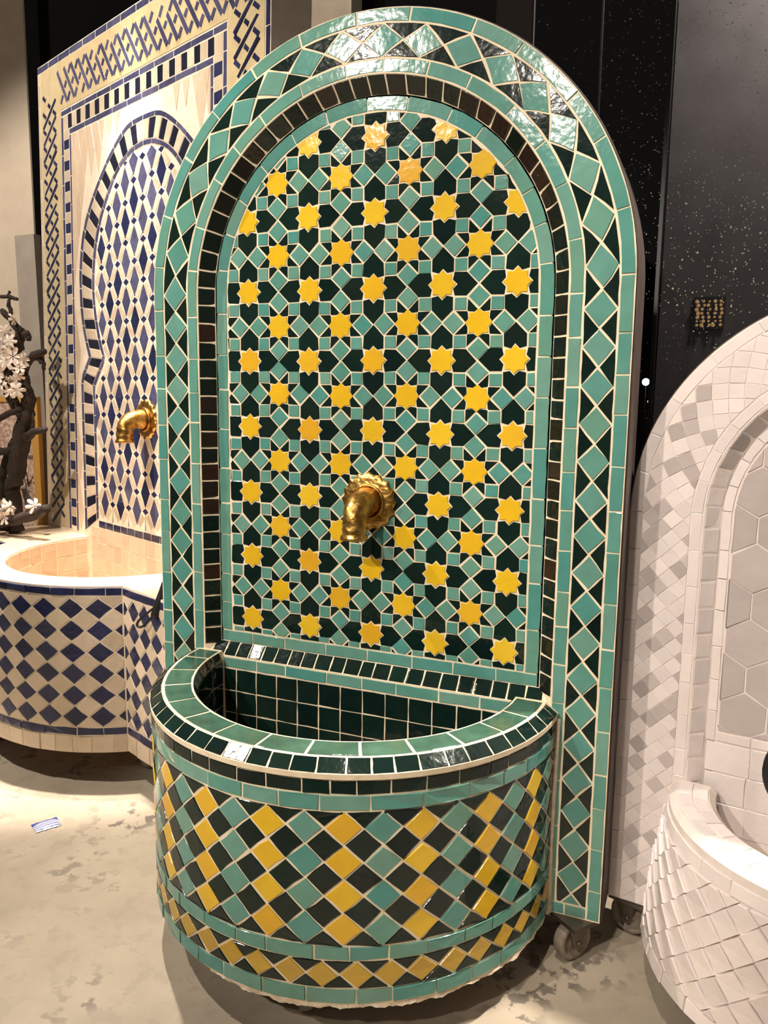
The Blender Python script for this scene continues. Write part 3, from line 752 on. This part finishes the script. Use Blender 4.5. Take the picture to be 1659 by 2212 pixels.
pm = rect_planes(-wl, wl, 2.06, 2.66); ps = .185*math.sqrt(2)/2
rr = random.Random(11)
for i in range(int(-wl/ps)-1, int(wl/ps)+2):
    for j in range(0, 7):
        if (i+j) % 2: continue
        a = i*ps; r = 2.02+j*ps
        pp = clip([(a-ps, r), (a, r-ps), (a+ps, r), (a, r+ps)], pm)
        if pp: T.add('mosaic_tile', pp, wband(0), M_GREY if rr.random() < .26 else M_WHITE, wp, g=.003, t=.008, ml=1, bev=.003, force_join=a > 1.2)
# hexagons
hr = .325; hw = hr*math.sqrt(3)/2; hcl = []
for i in range(25):
    f = PI*i/24; hcl.append((math.cos(f), math.sin(f), -1.47*math.sin(f)+1.575))
hcl.append((0, -1, 4.30))
for j in range(-9, 5):
    for i in range(-4, 5):
        x = i*2*hw+(hw if j % 2 else 0)+.12; z = -1.6+j*1.5*hr
        pp = clip([(x+hr*math.cos(PI/6+PI/3*k), z+hr*math.sin(PI/6+PI/3*k)) for k in range(6)], hcl)
        if pp: T.add('hexagon_tile', pp, lambda a, b, c: (a, WDp-c, b), M_GREY, hp, g=.010, t=.014, ml=1, jit=.004)
ls = lengths(-1.58, 1.58, .42, .1)
for p, q in zip(ls, ls[1:]): T.add('field_border_tile', [(p, -4.44), (q, -4.44), (q, -4.31), (p, -4.31)], lambda a, b, c: (a, WDp-c, b), M_WHITE, wp, t=.012, g=.006)
for j in range(3):
    ls = lengths(-1.7, 1.7, .5, .12)
    for p, q in zip(ls, ls[1:]): T.add('splash_tile', [(p, -4.45-.42*(j+1)), (q, -4.45-.42*(j+1)), (q, -4.45-.42*j), (p, -4.45-.42*j)], lambda a, b, c: (a, WDp-c, b), M_WHITE, hp, t=.012, g=.008)
# flaring half round basin
wprof = [(2.20, -7.02), (2.29, -7.0), (2.06, -5.22), (2.06, -5.10), (1.98, -5.03), (1.58, -5.03), (1.50, -5.10), (1.48, -6.5), (0, -6.5)]
wb = revolve('basin', 0, 0, wprof, M_WGROUT, Wf, -91, 91, 84)
revolve('underside', 0, 0, [(0, -6.97), (2.24, -6.97)], M_DIM, Wf, -90, 90, 40)
def wside(a, z, c):
    t = (z+7.0)/1.78; r = 2.29-.23*t+c; f = a/2.15; return (r*math.sin(f), -r*math.cos(f), z+c*.13)
w90 = math.radians(89)*2.15; sk = .29; pm = rect_planes(-w90, w90, -6.80, -5.38)
for i in range(-20, 21):
    for j in range(-6, 12):
        a = i*sk+(sk/2)*0+j*.0; 
        cx_ = (i-j*.5)*sk*1.0; 
        # squares set on their corner
        x = (i+(.5 if j % 2 else 0))*sk*1.36; z = -6.9+j*sk*.68; h_ = sk*.68
        pp = clip([(x-h_, z), (x, z-h_), (x+h_, z), (x, z+h_)], pm)
        if pp: T.add('basin_square_tile', pp, wside, M_WHITE, wb, g=.006, t=.04, tilt=.03, ml=1, lean=.17, bev=.004)
def wrow(nm, z0, z1, step):
    ls = lengths(-w90, w90, step, .12)
    for p, q in zip(ls, ls[1:]): T.add(nm, [(p, z0), (q, z0), (q, z1), (p, z1)], wside, M_WHITE, wb, g=.005, t=.024, ml=.2)
wrow('basin_border_tile', -6.99, -6.81, .45); wrow('basin_border_tile', -5.37, -5.20, .45)
def wring(a, w_, c): f = a/2.0; r = 1.98-w_; return (r*math.sin(f), -r*math.cos(f), -5.03+c)
ls = lengths(-math.radians(89)*2, math.radians(89)*2, .36, .12)
for p, q in zip(ls, ls[1:]):
    T.add('rim_tile', [(p, .02), (q, .02), (q, .2), (p, .2)], wring, M_WHITE, wb, g=.006, t=.012, ml=.15)
    T.add('rim_tile', [(p+.1, .2), (q+.1, .2), (q+.1, .39), (p+.1, .39)], wring, M_WHITE, wb, g=.006, t=.012, ml=.15)
caster(Wf, -2.55, .3, 1.4); caster(Wf, -.3, -1.7, .5); caster(Wf, 2.4, .3, 1.2)
T.flush()

# ------------------------------------------------------------------ driftwood with blossoms on the blue deck
M_BARK = plaster('dark_driftwood', (30, 22, 18), (58, 44, 35), .85, 30, .9)
DW = thing('driftwood_tree', W(-12.03, 4.8, -3.65), 0, 'dark gnarled driftwood branches with white blossoms beside the blue panel', 'driftwood')
def DL(x, y, z): return ((x+12.03)*S, (y-4.8)*S, (z+3.65)*S)
BR = {'trunk': [(-12.03, 4.8, -3.64, .2), (-12.04, 4.8, -2.57, .202), (-11.83, 4.8, -1.85, .22), (-11.71, 4.8, -1.26, .208), (-11.51, 4.8, -.67, .197), (-11.37, 4.8, -.21, .166), (-11.55, 4.8, .3, .137)],
 'b1': [(-11.5, 4.75, -1.2, .13), (-11.13, 4.7, -1.03, .088), (-10.79, 4.7, -.96, .077)],
 'b2': [(-11.6, 4.85, .25, .137), (-11.45, 4.85, .64, .107), (-11.14, 4.85, .83, .087), (-10.82, 4.85, .94, .077)],
 'b3': [(-11.25, 4.88, .83, .078), (-11.02, 4.9, .72, .078), (-10.91, 4.9, .5, .04)],
 'b4': [(-11.5, 4.7, -.67, .137), (-11.85, 4.65, -.1, .127), (-11.88, 4.65, .29, .117), (-11.66, 4.65, .74, .116), (-11.42, 4.65, 1.13, .135), (-11.37, 4.65, 1.41, .125)],
 'b5': [(-11.41, 4.65, 1.3, .096), (-11.16, 4.65, 1.33, .086), (-11.09, 4.65, 1.18, .057)],
 'b6': [(-11.33, 4.63, 1.38, .105), (-11.58, 4.6, 1.66, .086), (-11.85, 4.6, 1.89, .067)],
 'b7': [(-11.58, 4.6, 1.64, .067), (-11.61, 4.6, 2.02, .048), (-11.6, 4.6, 2.34, .038)],
 'b8': [(-11.88, 4.6, 2.23, .038), (-11.58, 4.6, 2.23, .048), (-11.36, 4.6, 2.14, .038)],
 'b9': [(-12.27, 4.3, -3.41, .129), (-11.48, 4.3, -3.22, .137), (-10.81, 4.3, -3.01, .135), (-10.47, 4.3, -2.85, .115)],
 'b10': [(-11.04, 4.35, -3.07, .088), (-11.19, 4.4, -2.71, .078), (-11.26, 4.4, -2.39, .068)],
 'b11': [(-12.76, 4.9, -3.6, .156), (-12.71, 5.0, -2.63, .144), (-12.46, 5.0, -1.89, .122), (-12.0, 4.9, -1.29, .121)],
 'b12': [(-12.49, 4.7, -1.61, .1), (-11.93, 4.7, -1.52, .099), (-11.61, 4.7, -1.42, .089)],
 'b13': [(-12.17, 4.55, -.74, .079), (-11.77, 4.55, -.59, .078), (-11.45, 4.65, -.45, .068)],
 'b14': [(-11.19, 4.7, -.98, .05), (-11.14, 4.7, -.55, .02)], 'b15': [(-12.27, 4.35, -3.41, .13), (-12.1, 4.7, -3.5, .16)]}
for k, l_ in BR.items():
    P = spline([p[:3] for p in l_], 4); Rr = spline([(p[3], 0, 0) for p in l_], 4)
    P = [p+Vector((random.uniform(-.03, .03), random.uniform(-.03, .03), random.uniform(-.02, .02))) for p in P]
    tube('trunk' if k == 'trunk' else 'branch', P, [r.x for r in Rr], M_BARK, DW, 9, True, DL, True, .16)
M_PET = plaster('blossom_petal', (232, 214, 200), (244, 230, 216), .6, 40, .1)
def blossom(x, y, z, r, rs):
    V = []; F = []
    Rm = Matrix.Rotation(rs.uniform(0, 6), 3, 'Z') @ Matrix.Rotation(rs.uniform(.9, 2.1), 3, 'X') @ Matrix.Rotation(rs.uniform(-.5, .5), 3, 'Y')
    for k in range(6):
        a = 2*PI*k/6
        for pr, pa, pz in ((.05, 0, 0), (.55, -.42, .12), (.95, -.22, .3), (1.05, 0, .34), (.95, .22, .3), (.55, .42, .12), (.6, 0, .05)):
            v = Rm @ Vector((pr*math.cos(a+pa)*r, pr*math.sin(a+pa)*r, pz*r*rs.uniform(.6, 1.6))); V.append(DL(x+v.x, y+v.y, z+v.z))
        b = k*7; F += [[b, b+1, b+6], [b+1, b+2, b+6], [b+2, b+3, b+6], [b+3, b+4, b+6], [b+4, b+5, b+6], [b+5, b, b+6]]
    mesh('blossom', V, F, M_PET, DW)
rs = random.Random(5)
for x, y, z in [(-11.78, 4.45, 1.1), (-11.58, 4.45, .9), (-11.25, 4.45, .51), (-11.58, 4.45, .15), (-11.38, 4.45, -.01), (-11.8, 4.45, .46), (-11.66, 4.45, 1.4), (-11.34, 4.45, 1.67), (-11.44, 4.45, .79), (-11.69, 4.45, .68), (-11.33, 4.45, .33), (-11.86, 4.45, .12), (-11.62, 4.45, -.05), (-11.15, 4.45, .7), (-11.79, 4.25, -2.99), (-10.74, 4.2, -2.8), (-12.05, 4.25, -3.15), (-11.53, 4.2, -2.87), (-11.9, 4.25, -2.83), (-11.71, 4.15, -3.15), (-11.5, 4.4, 1.15), (-11.75, 4.4, .9), (-11.9, 4.4, .3)]:
    blossom(x, y, z, rs.uniform(.15, .24), rs)

# ------------------------------------------------------------------ things leaning behind the blue fountain
gb = box('leaning_board', -.35, .35, -.12, .12, -3.95+3.95, 8.2, plaster('grey_board', (150, 140, 128), (168, 158, 146), .8, 10, .1), None, lambda x, y, z: (x*S, y*S, z*S))
gb.location = W(-13.35, 7.1, -4.0+0); gb.rotation_euler = (0, math.radians(-1), 0)
tag(gb, 'tall grey board standing between the cream wall and the blue panel', 'board')
def sand_art():
    m, t, b = new_mat('sand_texture'); n = t.nodes; l = t.links
    tc = n.new('ShaderNodeTexCoord'); nz = n.new('ShaderNodeTexNoise'); nz.inputs['Scale'].default_value = 60; nz.inputs['Detail'].default_value = 4; l.new(tc.outputs['Object'], nz.inputs['Vector'])
    rp = n.new('ShaderNodeValToRGB'); rp.color_ramp.elements[0].color = srgb((176, 140, 122)); rp.color_ramp.elements[1].color = srgb((222, 196, 176)); rp.color_ramp.elements[0].position = .4; rp.color_ramp.elements[1].position = .6
    l.new(nz.outputs[0], rp.inputs[0]); l.new(rp.outputs[0], b.inputs['Base Color']); b.inputs['Roughness'].default_value = .9
    return m
pc = thing('framed_picture', W(-13.2, 6.2, -3.95), 0, 'sand coloured picture in yellow frame with dark tuft motif behind driftwood', 'picture')
PL = lambda x, y, z: (x*S, y*S, z*S)
box('canvas', -1.2, .48, -.03, .03, 0, 3.6, sand_art(), pc, PL)
M_GOLD = plain('yellow_frame_wood', (206, 156, 78), .5)
box('frame_bar', .48, .72, -.07, .07, -.05, 3.75, M_GOLD, pc, PL); box('frame_bar', -1.2, .48, -.07, .07, 3.6, 3.75, M_GOLD, pc, PL); box('frame_bar', -1.44, -1.2, -.07, .07, -.05, 3.75, M_GOLD, pc, PL)
M_TUFT = plain('dark_tuft', (74, 52, 44), .9)
V = []; F = []
for k in range(46):
    a = rs.uniform(0, 2*PI); r0 = rs.uniform(.03, .3); cx_, cz_ = .22, 1.25; x = cx_+r0*.7*math.cos(a); z = cz_+r0*1.5*math.sin(a); b0 = len(V)
    dx, dz = .025*math.cos(a), .07*math.sin(a)+.02
    V += [PL(x-dz*.3, -.036, z+dx*.3), PL(x+dz*.3, -.036, z-dx*.3), PL(x+dx*2, -.05, z+dz*2)]; F.append([b0, b0+1, b0+2])
mesh('tuft_motif', V, F, M_TUFT, pc)
for zz in (3.3, 2.05):
    V = []; F = []
    for k in range(12):
        x = -.3+k*.065; b0 = len(V); V += [PL(x, -.036, zz), PL(x+.045, -.036, zz), PL(x+.04, -.045, zz+.12), PL(x+.005, -.045, zz+.12)]; F.append([b0, b0+1, b0+2, b0+3])
    mesh('stitch_row', V, F, M_TUFT, pc)

# ------------------------------------------------------------------ small things
def packet_mat():
    m, t, b = new_mat('printed_packet'); n = t.nodes; l = t.links
    tc = n.new('ShaderNodeTexCoord'); sp = n.new('ShaderNodeSeparateXYZ'); l.new(tc.outputs['Object'], sp.inputs[0])
    wv = n.new('ShaderNodeTexWave'); wv.inputs['Scale'].default_value = 40; wv.bands_direction = 'Y'; l.new(tc.outputs['Object'], wv.inputs['Vector'])
    gt = n.new('ShaderNodeMath'); gt.operation = 'GREATER_THAN'; gt.inputs[1].default_value = .008; l.new(sp.outputs[1], gt.inputs[0])
    g2 = n.new('ShaderNodeMath'); g2.operation = 'GREATER_THAN'; g2.inputs[1].default_value = .72; l.new(wv.outputs[0], g2.inputs[0])
    mx = n.new('ShaderNodeMath'); mx.operation = 'MAXIMUM'; l.new(gt.outputs[0], mx.inputs[0]); l.new(g2.outputs[0], mx.inputs[1])
    mi = n.new('ShaderNodeMixRGB'); mi.inputs[1].default_value = srgb((205, 202, 208)); mi.inputs[2].default_value = srgb((44, 58, 140)); l.new(mx.outputs[0], mi.inputs[0]); l.new(mi.outputs[0], b.inputs['Base Color'])
    b.inputs['Roughness'].default_value = .35
    return m
V = []; F = []; nx, ny = 9, 7
for j in range(ny):
    for i in range(nx):
        a = i/(nx-1)*2-1; b_ = j/(ny-1)*2-1; h_ = .05*max(0, 1-a**4)*max(0, 1-b_**2)+.012
        V.append((a*.034, b_*.026+.002*math.sin(9*a)*(abs(b_) > .9), h_*S))
for j in range(ny-1):
    for i in range(nx-1): F.append([j*nx+i, j*nx+i+1, (j+1)*nx+i+1, (j+1)*nx+i])
b0 = len(V); V += [(v[0], v[1], .0005) for v in V]
F += [[b0+i for i in f[::-1]] for f in F[:]]
pk = mesh('packet', V, F, packet_mat()); pk.location = W(-6.06, -.42, -ZF); pk.rotation_euler = (0, 0, math.radians(60))
tag(pk, 'small white and blue foil packet lying on the floor', 'packet')
cb = thing('power_cable', W(-4.75, 1.0, -3.7), 0, 'black cable looped over the end of the blue basin', 'cable')
CL = lambda x, y, z: ((x+4.75)*S, (y-1.0)*S, (z+3.7)*S)
tube('cable_bundle', spline([(-4.45, 1.0, -3.35), (-4.5, .98, -3.55), (-4.55, .95, -3.75), (-4.62, .95, -3.98)], 5), [.04+.0035*i for i in range(16)], M_RUBBER, cb, 10, True, CL)
tube('cable_loop', spline([(-4.6, .93, -3.8), (-4.78, .9, -3.95), (-4.95, .88, -4.1), (-4.98, .88, -4.2), (-4.88, .9, -4.2), (-4.72, .92, -4.05), (-4.6, .94, -3.88)], 6), [.022]*37, M_RUBBER, cb, 8, True, CL)
hs = thing('rubber_hose', W(5.75, -.5, -5.0), 0, 'black rubber hose coil hanging over the white basin', 'hose')
HL = lambda x, y, z: (x*S, y*S, z*S)
tube('coil', [(.44*math.cos(2*PI*k/40), .05*math.sin(2*PI*k/40), .72+.46*math.sin(2*PI*k/40)) for k in range(41)], [.055]*41, M_RUBBER, hs, 10, False, HL)
tube('hose_tail', spline([(.0, 0, 1.18), (.1, 0, 2.2), (.25, .3, 3.6), (.3, .55, 4.6)], 5), [.03]*16, M_RUBBER, hs, 8, True, HL)
# lights outside the window
def lamp_mat(name, c, e):
    m, t, b = new_mat(name); b.inputs['Emission Color'].default_value = c+(1,); b.inputs['Emission Strength'].default_value = e; b.inputs['Base Color'].default_value = (0, 0, 0, 1); return m
M_L1 = lamp_mat('cold_street_light', (.85, .92, 1), 9); M_L2 = lamp_mat('warm_street_light', (1, .75, .35), 4)
def ball(name, x, y, z, r, mat, parent=None, conv=W):
    V = []; F = []; n = 10
    for i in range(n+1):
        for k in range(n):
            t = PI*i/n; p = 2*PI*k/n; V.append(conv(x+r*math.sin(t)*math.cos(p), y+r*math.sin(t)*math.sin(p), z+r*math.cos(t)))
    for i in range(n):
        for k in range(n): F.append([i*n+k, (i+1)*n+k, (i+1)*n+(k+1) % n, i*n+(k+1) % n])
    return mesh(name, V, F, mat, parent, True)
for (x, yy, z, r, mt, lb) in ((2.02, 20, .50, .09, M_L1, 'bright cold street light beyond the window, largest'), (2.62, 20, .5, .03, M_L1, 'faint bluish distant light right of the bright street light'), (2.47, 20.6, .26, .04, M_L2, 'yellow distant light below the bright street light'), (2.58, 21.4, .02, .05, M_L1, 'white distant light beside the white arch'), (2.1, 20.8, -.2, .035, M_L2, 'lowest warm distant light beyond the window')):
    p = thing('street_light', W(x, yy, -ZF), 0, lb, 'street light', 'street lights outside')
    tube('post', [(0, .12, 0), (0, .12, z+ZF)], [.03, .02], M_FRAME, p, 6, True, HL)
    ball('lamp_globe', 0, 0, z+ZF, r*1.45, mt, p, HL)
ch = thing('chandelier_reflection', W(4.05, 14.86, 2.05), 0, 'glowing amber beads standing in for a chandelier reflected in the dark window', 'lamp')  # beads added for the warm glow of a chandelier mirrored in the glass
M_CH = lamp_mat('amber_beads', (1, .55, .2), .8)
for i in range(5):
    for j in range(7): ball('bead', -.32+i*.16+random.uniform(-.03, .03), random.uniform(-.06, .02), j*.11, random.uniform(.03, .055), M_CH, ch, HL)
box('back_plate', -.42, .42, .06, .13, -.1, .8, M_FRAME, ch, HL)
pl_ = bpy.data.lights.new('slab_fill_light', 'POINT'); pl_.energy = 200; pl_.color = (1, .9, .8); pl_.shadow_soft_size = .1  # light added outside to brighten the grey slab
o = bpy.data.objects.new('slab_fill_light', pl_); col.objects.link(o); o.location = W(7.5, 11.5, 12)
